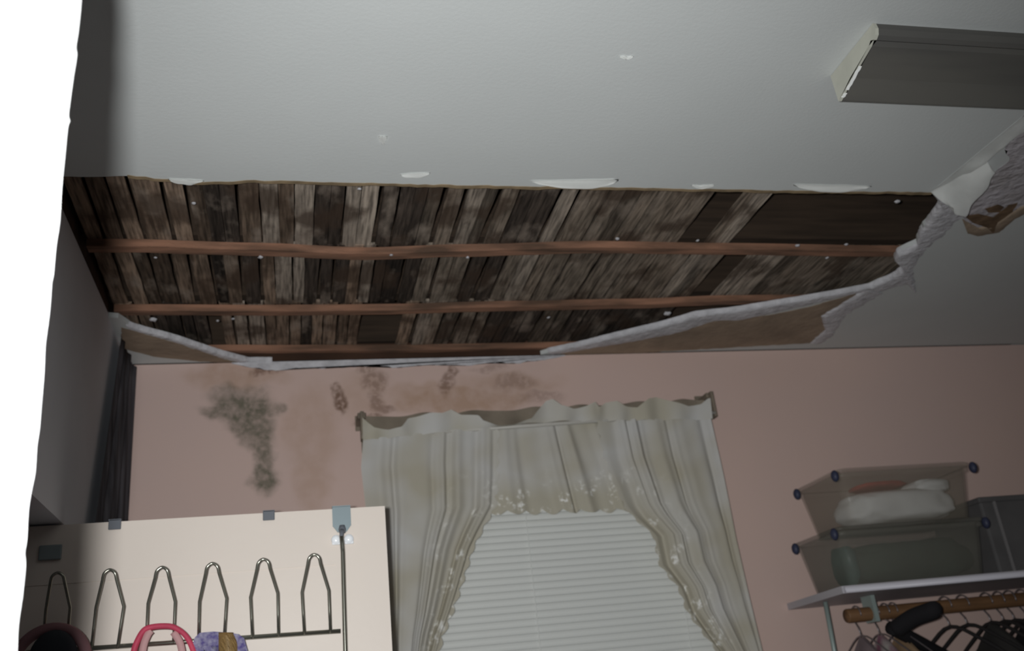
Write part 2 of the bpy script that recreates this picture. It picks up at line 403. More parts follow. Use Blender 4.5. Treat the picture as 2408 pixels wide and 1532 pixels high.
# gypsum rims: ribbons between an inner and an outer line
def rim(inner, outer, mt, amp=.004, z0=-.0030, seed=0, label=None, name='gypsum_rim'):
    n = 90
    def samp(px):
        pts = [C(*p) for p in px]; L = [0]
        for a, b in zip(pts, pts[1:]): L.append(L[-1]+(b-a).length)
        out = []
        for k in range(n+1):
            d = L[-1]*k/n
            for q in range(len(pts)-1):
                if d <= L[q+1]+1e-9: t = (d-L[q])/max(1e-9, L[q+1]-L[q]); out.append(pts[q].lerp(pts[q+1], t)); break
        return out
    A, Bq = samp(inner), samp(outer); bm = B(); rows_ = []
    for k, (a, b) in enumerate(zip(A, Bq)):
        d = (b-a); d = d.normalized() if d.length else Vector((0,1,0)); w = (b-a).length
        f1 = noise.noise(b*38+Vector((seed,0,0)))+.6*noise.noise(b*95+Vector((seed,0,4))); f2 = noise.noise(a*60+Vector((seed,3,0)))
        b2 = b+d*min(amp, w*.6)*f1*1.6; a2 = a+d*min(amp, w*.4)*f2*.8
        row = []
        for m_ in range(5):
            p = a2.lerp(b2, m_/4); p.z = ZC+z0+(0 if m_ in (0, 4) else -.0012*(1+noise.noise(p*70))) + (.002 if m_ == 4 else 0)
            p.y = min(p.y, YW-.0005); p.x = max(p.x, XL+.0005); row.append(bm.verts.new(p))
        rows_.append(row)
    for p, q in zip(rows_, rows_[1:]):
        for m_ in range(4): bm.faces.new((p[m_], p[m_+1], q[m_+1], q[m_]))
    # turned-up inner face: the broken thickness of the board
    for p, q in zip(rows_, rows_[1:]):
        u0 = bm.verts.new(p[0].co+Vector((0, 0, .013))); u1 = bm.verts.new(q[0].co+Vector((0, 0, .013))); bm.faces.new((p[0], q[0], u1, u0))
    bmesh.ops.remove_doubles(bm, verts=bm.verts, dist=1e-5)
    o = obj(name, bm, mt, ceil, True)
    if label: o['label'] = label
rim([(1288,826),(1360,811),(1450,788),(1560,762),(1640,738),(1720,730),(1880,704),(1990,685),(2045,674)], [(1300,834),(1400,818),(1500,802),(1600,782),(1680,755),(1740,754),(1890,719),(2000,693),(2052,681)], M['gypsum'], .003, seed=12, label='white gypsum rim along the far edge of the hole')
rim([(2195,457),(2212,478),(2185,518),(2163,547),(2156,574),(2110,594),(2104,612),(2124,632),(2096,652),(2042,676)], [(2262,508),(2235,535),(2210,560),(2185,580),(2160,608),(2148,632),(2146,650),(2152,664),(2110,674),(2056,692)], M['gypsum'], .007, seed=21, label='ragged white gypsum rim at the right end of the hole')
rim([(2118,655),(2135,668),(2150,686)], [(2140,648),(2152,668),(2152,687)], M['gypsum'], .003, seed=23)
rim([(2040,676),(2000,700),(1965,722),(1930,742),(1940,775),(1905,806)], [(2075,690),(2030,716),(1990,740),(1975,762),(1960,788),(1930,808)], M['gypsum'], .005, seed=25)
rim([(296,762),(330,773),(420,798),(520,831),(585,848),(640,848)], [(306,774),(340,784),(425,808),(515,840),(575,856),(640,854)], M['gypsum'], .002, seed=33)

# lifted paint flakes along the near edge: small curled tongues that hang from the ceiling
def flake(name, pts, drop, seed=0):
    a, b, c, d = [C(*p) for p in pts]         # near-left, near-right, far-right, far-left
    bm = B()
    def fn(u, v):
        p = a.lerp(b, u).lerp(d.lerp(c, u), v)
        s = math.sin(math.pi*u)**.5
        q = p.lerp(a.lerp(b, u), (1-s)*v)
        return (q.x, q.y + .003*noise.noise(Vector((u*4, v*2, seed))), ZC-.002-drop*v*s*(.8+.4*noise.noise(Vector((u*3, 0, seed)))))
    grid(bm, 16, 5, fn, .0008)
    return obj(name, bm, M['flake'], ceil, True)
flake('paint_flake', [(1245,424),(1455,420),(1450,436),(1260,432)], .012, 1)
flake('paint_flake', [(1865,432),(2050,436),(2040,444),(1870,441)], .012, 2)
flake('paint_flake', [(940,408),(1012,404),(1010,412),(945,415)], .005, 3)
flake('paint_flake', [(1625,434),(1680,433),(1680,438),(1625,440)], .004, 4)
flake('paint_flake', [(395,418),(480,423),(478,430),(400,429)], .004, 5)
flake('paint_flake', [(1455,130),(1490,130),(1490,136),(1460,136)], .002, 6)
flake('paint_flake', [(890,318),(910,318),(910,338),(890,336)], .001, 7)
# brown torn paper lip on the near edge
pts = jag([Vector(p) for p in hole_near[1:]], .004, .015, 41, closed=False)
bm = B(); low = [Vector((p.x, p.y+.004+.006*abs(noise.noise(p*12)), ZC-.001)) for p in pts]
prism(bm, [Vector((p.x, p.y-.004, ZC-.001)) for p in pts]+low[::-1], (0, 0, .0016))
obj('torn_paper_edge', bm, M['kraft_edge'], ceil)
# exposed plaster, stains and joint tape to the right of the seam
patch('bare_plaster', [(2408,268),(2480,215),(2560,330),(2480,450),(2400,498),(2350,540),(2300,545),(2268,520),(2262,500),(2290,470),(2340,402),(2372,378),(2362,350),(2372,318)], M['plaster'], .006, .0020, 51, 'lavender grey bare plaster beside the hanging tape')
patch('rust_stain', [(2268,505),(2300,500),(2335,508),(2370,480),(2392,474),(2380,495),(2345,520),(2335,545),(2320,532),(2285,520)], M['rust'], .002, .0045, 57)
patch('rust_stain', [(2315,488),(2345,478),(2360,484),(2350,496),(2322,497)], M['rust'], .002, .0045, 60)
rim([(2262,514),(2300,534),(2340,524),(2400,484),(2440,470)], [(2275,548),(2300,556),(2350,546),(2385,516),(2440,490)], M['kraft'], .003, seed=63, label='thin brown torn strip under the bare plaster', name='torn_paper')
# faint tape ridge along the joint
a, b = C(2190,450), C(2408,270); b = b+(b-a)*.6
bm = B(); grid(bm, 24, 4, lambda u, v: (a.lerp(b, u).x+v*.045*(.7+.5*noise.noise(Vector((u*6,0,3)))), a.lerp(b, u).y, ZC-.0012-.009*v*(1+noise.noise(Vector((u*9,v,0))))), .0008)
obj('joint_tape', bm, M['tape'], ceil, True)
# the peeled flap of tape, hanging down like a kite
ta, tb, tc_, td = C(2188,450), C(2318,372), P(2345,404,Z=2.575), P(2266,512,Z=2.545)
te = P(2236,490,Z=2.553)
bm = B()
def flap(u, v):
    top = ta.lerp(tb, u)
    bot = (te.lerp(td, u/.35) if u < .35 else td.lerp(tc_, (u-.35)/.65))
    p = top.lerp(bot, v)
    n = math.sin(u*16+v*2)*.0035*v
    return (p.x+n, p.y-n, p.z-.0015-.006*math.sin(math.pi*v))
grid(bm, 30, 14, flap, .0008)
fp = tag(obj('hanging_tape_flap', bm, M['tape'], smooth=True), 'peeled white flap of joint tape hanging at the right end of the ceiling hole', 'joint tape')

# structure above the hole: joists and roof boards
bm = B(); box(bm, (XL-.05, 1.2, ZC+.20), (XR*.8, YW+.05, ZC+.22)); tag(obj('ceiling_boards', bm, M['void']), kind='structure')
bm = B()
box(bm, (XL-.05, 1.2, ZC+.013), (XL+.0, YW+.05, ZC+.2)); box(bm, (XL, YW+.0, ZC+.0), (2.4, YW+.05, ZC+.2)); box(bm, (2.35, 1.2, ZC+.013), (2.4, YW, ZC+.2)); box(bm, (XL, 1.2, ZC+.013), (2.4, 1.22, ZC+.2))
tag(obj('ceiling_cavity_side', bm, M['void']), kind='structure')
ZF = ZC+.013
rows = [P(1204, y, Z=ZF).y for y in (443, 597, 724, 829)]
strip_y = [rows[1], rows[2], rows[3]-.005]
for k, y in enumerate([rows[0]-.03]+strip_y):
    bm = B(); box(bm, (XL-.04 if k else XL, y-.02, ZC+.047), (2.35, y+.02, ZC+.19)); tag(obj('joist', bm, M['joist'], origin=(0, y, ZC+.047)), ['rough ceiling joist above the near edge of the hole','rough ceiling joist above the nearest exposed furring strip','rough ceiling joist above the middle exposed furring strip','rough ceiling joist against the pink wall'][k], 'joist', 'joists above the laths')
lab = ['reddish wooden furring strip nearest the painted ceiling, across the exposed laths', 'reddish wooden furring strip midway between painted ceiling and pink wall', 'reddish wooden furring strip along the top of the pink wall']
px_y = [[(300,588),(600,596),(860,606),(1100,598),(1400,590),(1700,594),(2095,599),(2140,600)], [(280,738),(700,738),(900,736),(1200,728),(1500,722),(1700,714),(1850,712),(2000,708)], [(520,829),(700,829),(900,828),(1100,830),(1250,826),(1320,826),(1500,824)]]
for k in range(3):
    ctr = [P(x, y, Z=ZF) for x, y in px_y[k]]
    xs = [c.x for c in ctr]
    def yof(x):
        if x <= xs[0]: return ctr[0].y
        if x >= xs[-1]: return ctr[-1].y
        for i in range(len(xs)-1):
            if xs[i] <= x <= xs[i+1]:
                t = (x-xs[i])/(xs[i+1]-xs[i]); t = t*t*(3-2*t); return ctr[i].y*(1-t)+ctr[i+1].y*t
    bm = B(); NX = 60; x0, x1 = XL+.012, [1.95, 1.45, 1.2][k]
    hw = (.0145, .0135, .009)[k]
    rings = []
    for i in range(NX+1):
        x = x0+(x1-x0)*i/NX; y = min(yof(x), YW-.014) if k == 2 else yof(x)
        e1 = .003*noise.noise(Vector((x*9, k, 0))); e2 = .003*noise.noise(Vector((x*11, k, 5)))
        rings.append([bm.verts.new(p) for p in ((x, y-hw+e1, ZF+.001), (x, y+hw+e2, ZF+.001), (x, y+hw, ZF+.019), (x, y-hw, ZF+.019))])
    for a_, b_ in zip(rings, rings[1:]):
        for q in range(4): bm.faces.new((a_[q], a_[(q+1)%4], b_[(q+1)%4], b_[q]))
    bm.faces.new(rings[0][::-1]); bm.faces.new(rings[-1])
    tag(obj('furring_strip', bm, M['furring'], origin=(0, rows[k+1], ZF)), lab[k], 'wood strip', 'furring strips under the laths')

# laths: every piece is its own object
ZL = ZF+.0195
def lath_bm(w, L, seed):
    bm = B(); n = 8; rings = []
    for i in range(n+1):
        y = L*i/n; e = .0018*noise.noise(Vector((seed, i*.9, 0))); f = .0018*noise.noise(Vector((seed, i*.9, 7))); z = .0015*noise.noise(Vector((seed, i*.5, 3)))
        rings.append([bm.verts.new(p) for p in ((-w/2+e, y, z), (w/2+f, y, z+.001*noise.noise(Vector((seed, i, 1)))), (w/2+f, y, .007), (-w/2+e, y, .007))])
    for a_, b_ in zip(rings, rings[1:]):
        for q in range(4): bm.faces.new((a_[q], a_[(q+1)%4], b_[(q+1)%4], b_[q]))
    bm.faces.new(rings[0][::-1]); bm.faces.new(rings[-1]); return bm
row_px = [(520, rows[0]-.09, rows[1]), (660, rows[1], rows[2]), (785, rows[2], YW-.004)]
row_lab = ['weathered brown plaster lath between the painted ceiling and the nearest furring strip',
           'weathered brown plaster lath between the nearest and the middle furring strip',
           'weathered brown plaster lath between the middle furring strip and the pink wall']
row_grp = ['laths in the row next to the painted ceiling', 'laths in the middle row', 'laths in the row next to the pink wall']
missing = [[(1646,1712),(1772,2600)], [(1652,1735)], [(484,522),(856,950)]]
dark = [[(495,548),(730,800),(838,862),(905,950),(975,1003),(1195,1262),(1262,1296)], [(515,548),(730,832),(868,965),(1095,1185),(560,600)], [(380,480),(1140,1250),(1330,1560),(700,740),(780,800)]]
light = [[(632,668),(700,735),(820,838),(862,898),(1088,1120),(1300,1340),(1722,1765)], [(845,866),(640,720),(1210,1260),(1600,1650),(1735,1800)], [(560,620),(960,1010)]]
half = [P(0, 0, Z=ZL)]
for k, (py, y0, y1) in enumerate(row_px):
    ymid = (y0+y1)/2 if k else (rows[0]+y1)/2
    x = XL+.014
    while x < 1.98:
        w = random.uniform(.024, .039)
        xc = x+w/2; gap = random.choice((.001, .003, .004, .007, .009)); x += w+gap
        # which photo column is this lath in, to pick a darker or paler base colour
        d = Vector((xc, ymid, ZL))-EYE; pxx = W_PX/2+F_PX*d.dot(RIGHT)/d.dot(FWD)
        if any(a_ <= pxx <= b_ for a_, b_ in missing[k]): continue
        if k == 2 and pxx > 1560: continue
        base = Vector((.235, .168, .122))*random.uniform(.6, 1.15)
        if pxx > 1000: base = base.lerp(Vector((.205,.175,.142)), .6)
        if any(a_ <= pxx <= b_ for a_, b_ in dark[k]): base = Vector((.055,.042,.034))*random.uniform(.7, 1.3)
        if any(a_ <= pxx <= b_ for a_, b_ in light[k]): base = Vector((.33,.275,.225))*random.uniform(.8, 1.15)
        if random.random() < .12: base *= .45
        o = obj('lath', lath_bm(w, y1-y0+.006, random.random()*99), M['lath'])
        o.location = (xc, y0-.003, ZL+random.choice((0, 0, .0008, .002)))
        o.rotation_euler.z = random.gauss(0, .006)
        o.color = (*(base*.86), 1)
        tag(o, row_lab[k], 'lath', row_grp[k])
# crumbs of plaster still stuck to the strips
for i, (x, y, s) in enumerate(((365,606,8),(613,605,12),(455,478,9),(845,445,8),(1452,562,11),(1570,738,20),(1290,747,9),(360,752,18),(548,750,9),(1945,607,9),(1875,578,12),(1640,566,8),(2110,474,14),(512,755,8),(920,600,7),(1100,606,8),(1990,575,10))):
    c = P(x, y, Z=ZF-.002); r = s/1000*.5
    bm = B(); bmesh.ops.create_icosphere(bm, subdivisions=2, radius=r)
    for v in bm.verts: v.co *= 1+.5*noise.noise(v.co*200+Vector((i*7,0,0))); v.co.z *= .5
    bmesh.ops.translate(bm, verts=bm.verts, vec=c)
    tag(obj('plaster_crumb', bm, M['gypsum'], smooth=True, origin=c), 'small pale crumb of plaster clinging to the exposed wood in the hole', 'plaster', 'plaster crumbs in the hole')

# ------------------------------------------------------------------ dark moulding on the ceiling, upper right
E0 = C(2045, 58); E1 = C(1972, 162)
zn, zf = ZC-.026, ZC-.056
yn, yf = C(2072, 56).y, E1.y+.018
xe = .952; XE = 2.6
mo = thing('ceiling_moulding', 'dark grey moulding board fixed to the ceiling with a pale broken left end', 'moulding', (xe, yn, ZC))
prof = [(yn, ZC), (yn-.002, ZC-.012), (yn+.002, ZC-.022), (yn+.010, ZC-.026), (yn+.016, ZC-.022), (yn+.024, ZC-.027), (yn+.09, ZC-.041), (yf-.003, ZC-.0556), (yf, ZC-.056), (yf+.002, ZC)]
bm = B(); prism(bm, [(xe+.004, y, z-.0005) for y, z in prof], (XE-xe, 0, 0)); obj('board', bm, M['mould_dark'], mo)
endp = [Vector((xe+.0035*0, y, z)) for y, z in prof]
bm = B(); prism(bm, [(xe-.003, y-(.001 if i < 4 else 0), z-.0008) for i, (y, z) in enumerate(prof)], (.006, 0, 0)); e = obj('broken_end', bm, M['mould_end'], mo); e['label'] = 'pale broken end'
bm = B()
for t0, t1 in ((.36, .78), (.84, .92)):
    pts = []
    for i in range(9):
        t = t0+(t1-t0)*i/8; y = yn+.02+(yf-yn-.02)*t; z = ZC-.027-.029*t
        pts.append(Vector((xe+.001+.002*noise.noise(Vector((i*.8, t0*9, 0))), y, z-.0014)))
    strap(bm, pts, .0055, .0012, (1, 0, 0))
c_ = obj('chipped_edge', bm, M['flake'], mo); c_['label'] = 'white chipped paint on the edge'

# ------------------------------------------------------------------ near white door casing at the left, close to the camera
yj = .55
edge = [(191,-60),(191,0),(184,70),(178,110),(180,130),(172,180),(163,245),(160,272),(163,285),(158,300),(151,370),(144,440),(139,520),(130,580),(124,645),(120,665),(115,730),(107,790),(104,815),(101,880),(95,950),(90,1010),(84,1050),(80,1110),(72,1150),(64,1200),(60,1270),(55,1300),(57,1330),(50,1400),(40,1470),(37,1532),(33,1600)]
pe = [P(x, y, Y=yj) for x, y in edge]
pe = spline(pe, 3)
bm = B(); rings = []
zs = [p.z for p in pe]
prof3 = lambda p: [(p.x-.006, yj-.004), (p.x, yj), (p.x-.004, yj+.008), (p.x-.012, yj+.010)]
allp = [Vector((pe[0].x, 0, ZC-.001))] + pe + [Vector((pe[-1].x, 0, 0))]
for p in allp:
    rings.append([bm.verts.new((x, y, p.z)) for x, y in [(XL-.05, yj-.004)]+prof3(p)+[(XL-.05, yj+.010)]])
for a_, b_ in zip(rings, rings[1:]):
    for q in range(6): bm.faces.new((a_[q], a_[(q+1)%6], b_[(q+1)%6], b_[q]))
bm.faces.new(rings[0][::-1]); bm.faces.new(rings[-1])
tag(obj('trim_1', bm, M['trimwhite']), kind='structure')

# ------------------------------------------------------------------ dark drape in the corner
bm = B()
def drape(u, v):
    z = 2.585-(2.585-.5)*v
    wid = .225+min(.29, (2.575-z)*.36)
    y = YW-.012-wid*(1-u) if True else 0
    fold = .010+.007*math.sin(u*15+v*1.5)+.004*math.sin(u*31+2)
    return (XL+fold+.003, max(y, 2.02), z)
grid(bm, 60, 40, drape, .0015)
tag(obj('dark_drape', bm, M['drape'], smooth=True, origin=(XL+.02, YW-.1, .5)), 'dark grey streaked cloth hanging in the left corner behind the cream door', 'drape')

# ------------------------------------------------------------------ the cream door leaf, open, edge on to the left wall
YD = 1.945; DX1 = P(905,1190,Z=2.03).x; DZ = 2.03
bm = B()
gz = P(500, 1350, Y=YD).z; gx = P(790, 1336, Y=YD).x
box(bm, (XL-.17, YD, 0.01), (DX1, YD+.035, gz-.0012), 0)
box(bm, (XL-.17, YD, gz+.0012), (DX1, YD+.035, DZ), 0)
box(bm, (XL-.168, YD+.0012, gz-.002), (DX1-.001, YD+.034, gz+.002), 0)
box(bm, (gx, YD+.00005, gz-.002), (DX1-.00005, YD+.034, gz+.002), 0)
dr = tag(obj('door_1', bm, M['door'], origin=(XL, YD, 0)), kind='structure')
bm = B(); box(bm, (XL-.9, .60, -.05), (XL-.1, YW, 0)); box(bm, (XL-.9, .6, 0), (XL-.88, YW, ZC)); box(bm, (XL-.88, YW-.3, 0), (XL-.1, YW-.28, ZC)); box(bm, (XL-.9, .6, ZC), (XL-.1, YW, ZC+.02)); box(bm, (XL-.88, .58, 0), (XL-.05, .60, ZC)); tag(obj('wall_beyond_doorway', bm, M['left_wall']), kind='structure')

# ------------------------------------------------------------------ over-door wire rack
YK = YD-.030
rk = thing('over_door_rack', 'steel wire hook rack hanging over the top of the cream door', 'hook rack', (0, YK, 1.78))
bx = [P(803, 1262, Y=YK), P(806, 1300, Y=YK), P(812, 1532, Y=YK)]
bm = B(); tube(bm, [bx[0], bx[1], bx[2], Vector((bx[2].x, YK, 1.2))], .0042, 8); obj('upright_rod', bm, M['chrome'], rk, True)
# strap over the door top
s0 = P(781, 1195, Y=YD-.004); s1 = P(824, 1195, Y=YD-.004); sb = P(803, 1245, Y=YD-.004).z; st = DZ+.003
bm = B()
box(bm, (s0.x, YD-.005, sb+.006), (s1.x, YD-.002, st)); box(bm, (s0.x, YD-.005, st-.0005), (s1.x, YD+.039, st+.002)); box(bm, (s0.x, YD+.036, DZ-.03), (s1.x, YD+.039, st))
mid = (s0.x+s1.x)/2
prism(bm, [(s0.x, YD-.0052, sb+.007), (s1.x, YD-.0052, sb+.007), (mid+.009, YD-.0052, sb-.006), (mid-.009, YD-.0052, sb-.006)], (0, .003, 0))
obj('strap', bm, M['strap'], rk)
nz = P(805, 1275, Y=YD-.014).z
bm = B()
for sx in (-1, 1):
    lathe(bm, [(.001, -.004), (.009, -.003), (.010, .002), (.005, .005), (.001, .006)], (mid+sx*.0125, YD-.008, nz+.006), 'y', 16)
box(bm, (mid-.021, YD-.010, nz-.004), (mid-.003, YD-.003, nz+.003), .002); box(bm, (mid+.004, YD-.010, nz-.004), (mid+.022, YD-.003, nz+.003), .002)
w_ = obj('wing_nut', bm, M['nut'], rk, True); w_['label'] = 'white plastic wing nut'
bm = B(); lathe(bm, [(.006, -.008), (.0075, 0), (.005, .008)], (mid, YD-.012, sb-.002), 'z', 12); tube(bm, [Vector((mid, YD-.012, sb)), bx[0]], .0042); obj('bolt', bm, M['clip'], rk, True)
ba, bb = P(800, 1485, Y=YK-.004), P(60, 1536, Y=YK-.004)
bm = B(); tube(bm, [ba, bb], .0042, 8); obj('crossbar', bm, M['chrome'], rk, True)
hooks = [((136,1348),(108,1436),(165,1430),(100,1535),(156,1532)), ((258,1341),(226,1429),(291,1427),(215,1528),(276,1526)), ((381,1335),(348,1420),(412,1416),(344,1517),(408,1514)),
         ((499,1326),(469,1416),(533,1408),(467,1508),(527,1505)), ((619,1316),(589,1406),(653,1396),(594,1503),(655,1498)), ((738,1305),(710,1394),(773,1390),(716,1494),(777,1490))]
for tip, lb, rb, l0, r0 in hooks:
    T = P(*tip, Y=YK-.045); L = P(*lb, Y=YK-.022); R_ = P(*rb, Y=YK-.022); A = P(*l0, Y=YK-.005); D_ = P(*r0, Y=YK-.005)
    wv = Vector((.0105, 0, 0))
    arc = [T-wv*1.15+Vector((0, .004, -.018)), T-wv*.85+Vector((0, 0, -.006)), T, T+wv*.85+Vector((0, 0, -.006)), T+wv*1.15+Vector((0, .004, -.018))]
    pts = [A, A.lerp(L, .5)]+[L]+spline(arc, 5)+[R_]+[R_.lerp(D_, .5), D_]
    bm = B(); tube(bm, pts, .0029, 8); obj('hook', bm, M['chrome'], rk, True)

# small clips over the door edge
for (x, y, lb) in ((270, 1236, 'small dark clip over the door top beside the dark drape'), (632, 1207, 'small dark clip over the door top near the steel strap')):
    c = P(x, y, Y=YD-.003); hw = .0115
    bm = B(); box(bm, (c.x-hw, YD-.006, DZ-.016), (c.x+hw, YD-.0015, DZ+.004), .0015); box(bm, (c.x-hw, YD-.006, DZ+.0015), (c.x+hw, YD+.040, DZ+.004)); box(bm, (c.x-hw, YD+.0365, DZ-.02), (c.x+hw, YD+.040, DZ+.004))
    tag(obj('door_clip', bm, M['clip'], origin=(c.x, YD, DZ)), lb, 'clip', 'clips on the door top')
c = P(118, 1300, Y=YD-.004)
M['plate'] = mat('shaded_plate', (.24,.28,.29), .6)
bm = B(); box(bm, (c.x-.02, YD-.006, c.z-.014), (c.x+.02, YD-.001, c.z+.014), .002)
tag(obj('door_plate', bm, M['plate'], origin=(c.x, YD, c.z)), 'dark plate on the shaded left side of the cream door', 'plate')

# things hung on the rack
YH = YK-.022
def pxp(pts, Y=YH): return [P(x, y, Y=Y) for x, y in pts]
pk = thing('pink_bag', 'pink bag with a red arched handle hanging from the second hook from the drape', 'bag', (P(385,1532,Y=YH).x, YH, 1.70))
bm = B(); strap(bm, spline(pxp([(312,1560),(318,1525),(335,1490),(352,1478),(385,1474),(412,1478),(440,1500),(458,1540),(466,1575)]), 5), .022, .009, (0, 1, 0)); obj('handle', bm, M['pink'], pk, True)
bm = B(); strap(bm, spline(pxp([(332,1565),(338,1520),(348,1494),(356,1484)], YH-.004), 4), .010, .012, (0, 1, 0)); strap(bm, spline(pxp([(408,1488),(424,1515),(432,1560)], YH-.004), 4), .010, .012, (0, 1, 0)); obj('lining', bm, M['rose'], pk, True)
a_ = P(330, 1560, Y=YH); b_ = P(455, 1560, Y=YH)
bm = B(); prism(bm, [(a_.x-.02, YH-.02, a_.z), (b_.x-.012, YH-.02, b_.z), (b_.x-.012, YH-.02, b_.z-.2), (a_.x-.01, YH-.02, a_.z-.2)], (0, .04, 0)); obj('body', bm, M['pink'], pk)
pb = thing('purple_bag', 'purple patterned bag strap with a tan tab hanging from the middle hook', 'bag', (P(515,1532,Y=YH).x, YH, 1.70))
bm = B()
prism(bm, [p for p in pxp([(452,1572),(452,1518),(458,1500),(470,1489),(500,1486),(530,1488),(560,1492),(574,1502),(582,1530),(588,1572),(560,1572),(548,1530),(535,1522),(505,1518),(480,1522),(478,1540),(480,1572)], YH-.006)], (0, .012, 0)); obj('strap', bm, M['purple'], pb)
bm = B(); grid(bm, 8, 10, lambda u, v: tuple(P(514+(1-.2*math.sin(v*1.57))*0+ (u)*44*(.75+.25*min(1, v*4)), 1488+v*95, Y=YH-.012-.008*math.sin(math.pi*u))), .003); obj('tan_tab', bm, M['tan'], pb, True)
a_ = P(450, 1572, Y=YH); b_ = P(590, 1572, Y=YH)
bm = B(); prism(bm, [(a_.x+.01, YH-.02, a_.z), (b_.x, YH-.02, b_.z), (b_.x-.002, YH-.02, b_.z-.18), (a_.x+.01, YH-.02, a_.z-.18)], (0, .04, 0)); obj('body', bm, M['purple'], pb)
hc = P(120, 1545, Y=YH-.03)
hat = thing('black_hat', 'black rounded hat with dusty pink edging hanging at the shaded end of the door', 'hat', hc)
bm = B(); bmesh.ops.create_uvsphere(bm, u_segments=24, v_segments=14, radius=1)
for v in bm.verts: v.co = Vector((v.co.x*.040, v.co.y*.022, v.co.z*.048)) + hc + Vector((.004, -.004, -.004))
obj('crown', bm, M['blackcap'], hat, True)
bm = B(); tube(bm, spline([hc+Vector((.058*math.cos(t)-.002, .006, .056*math.sin(t)-.008)) for t in [math.pi*k/10-.3 for k in range(13)]], 2), .010, 8); obj('edging', bm, M['dusty'], hat, True)

# ------------------------------------------------------------------ window blind
YBl = YW-.028
bl = thing('window_blind', 'closed white mini blind behind the lace curtain', 'blind', ((WX0+WX1)/2, YBl, .98))
bm = B(); n = 0; z = 2.165; X0b, X1b = .335, 1.135
while z > 1.0:
    pr = [(YBl+.004, z+.0115), (YBl-.001, z+.006), (YBl-.0035, z), (YBl-.004, z-.006), (YBl-.002, z-.0105)]
    g = []
    for y, zz in pr: g.append((bm.verts.new((X0b, y, zz)), bm.verts.new((X1b, y, zz))))
    fs = [bm.faces.new((p[0], p[1], q[1], q[0])) for p, q in zip(g, g[1:])]
    z -= .0186
obj('slats', bm, M['blind'], bl)
bm = B(); box(bm, (X0b-.004, YBl-.018, 2.178), (X1b+.004, YBl+.018, 2.205), .003); obj('head_rail', bm, M['blind'], bl)
bm = B(); box(bm, (X0b, YBl-.010, .975), (X1b, YBl+.010, .992), .003); obj('bottom_rail', bm, M['blind'], bl)
for xx in (P(1255, 1400, Y=YBl).x, P(1610, 1450, Y=YBl).x):
    bm = B(); tube(bm, [(xx, YBl-.0075, 2.18), (xx, YBl-.0075, .98)], .0013, 6); obj('ladder_cord', bm, M['blind'], bl)

# ------------------------------------------------------------------ curtains
def lace_material():
    mt = bpy.data.materials.new('grey_cream_lace'); mt.use_nodes = True; nt = mt.node_tree; b = nt.nodes['Principled BSDF']
    b.inputs['Roughness'].default_value = .95; b.inputs['Specular IOR Level'].default_value = .1
    tc = nt.nodes.new('ShaderNodeTexCoord')
    at = nt.nodes.new('ShaderNodeAttribute'); at.attribute_name = 'lace'
    n1 = nt.nodes.new('ShaderNodeTexNoise'); n1.inputs['Scale'].default_value = 5; nt.links.new(tc.outputs['Object'], n1.inputs['Vector'])
    mx = nt.nodes.new('ShaderNodeMix'); mx.data_type = 'RGBA'; r0_ = nt.nodes.new('ShaderNodeMapRange'); r0_.inputs[1].default_value = .38; r0_.inputs[2].default_value = .62; nt.links.new(n1.outputs[0], r0_.inputs[0]); ad = nt.nodes.new('ShaderNodeMath'); ad.operation = 'MAXIMUM'; nt.links.new(r0_.outputs[0], ad.inputs[0]); nt.links.new(at.outputs['Fac'], ad.inputs[1]); nt.links.new(ad.outputs[0], mx.inputs[0])
    mx.inputs[6].default_value = (.61,.60,.58,1); mx.inputs[7].default_value = (.50,.465,.38,1)
    vo = nt.nodes.new('ShaderNodeTexVoronoi'); vo.inputs['Scale'].default_value = 24; nt.links.new(tc.outputs['Object'], vo.inputs['Vector'])
    r = nt.nodes.new('ShaderNodeMapRange'); r.inputs[1].default_value = .46; r.inputs[2].default_value = .26; nt.links.new(vo.outputs[0], r.inputs[0])
    n2 = nt.nodes.new('ShaderNodeTexNoise'); n2.inputs['Scale'].default_value = 75; nt.links.new(tc.outputs['Object'], n2.inputs['Vector'])
    r2 = nt.nodes.new('ShaderNodeMapRange'); r2.inputs[1].default_value = .48; r2.inputs[2].default_value = .62; nt.links.new(n2.outputs[0], r2.inputs[0])
    mu = nt.nodes.new('ShaderNodeMath'); mu.operation = 'MULTIPLY'; nt.links.new(r.outputs[0], mu.inputs[0]); nt.links.new(at.outputs['Fac'], mu.inputs[1])
    mu2 = nt.nodes.new('ShaderNodeMath'); mu2.operation = 'MULTIPLY'; nt.links.new(mu.outputs[0], mu2.inputs[0]); nt.links.new(r2.outputs[0], mu2.inputs[1])
    mx2 = nt.nodes.new('ShaderNodeMix'); mx2.data_type = 'RGBA'; nt.links.new(mu2.outputs[0], mx2.inputs[0]); nt.links.new(mx.outputs[2], mx2.inputs[6]); mx2.inputs[7].default_value = (.95,.94,.90,1)
    nt.links.new(mx2.outputs[2], b.inputs['Base Color'])
    ts = nt.nodes.new('ShaderNodeBsdfTranslucent'); nt.links.new(mx2.outputs[2], ts.inputs[0])
    ms = nt.nodes.new('ShaderNodeMixShader'); ms.inputs[0].default_value = .12
    tr = nt.nodes.new('ShaderNodeBsdfTransparent'); ms2 = nt.nodes.new('ShaderNodeMixShader'); ms2.inputs[0].default_value = .06
    nt.links.new(b.outputs[0], ms.inputs[1]); nt.links.new(ts.outputs[0], ms.inputs[2])
    nt.links.new(ms.outputs[0], ms2.inputs[1]); nt.links.new(tr.outputs[0], ms2.inputs[2])
    nt.links.new(ms2.outputs[0], nt.nodes['Material Output'].inputs[0])
    return mt
M['lace'] = lace_material()
YCU = 2.47
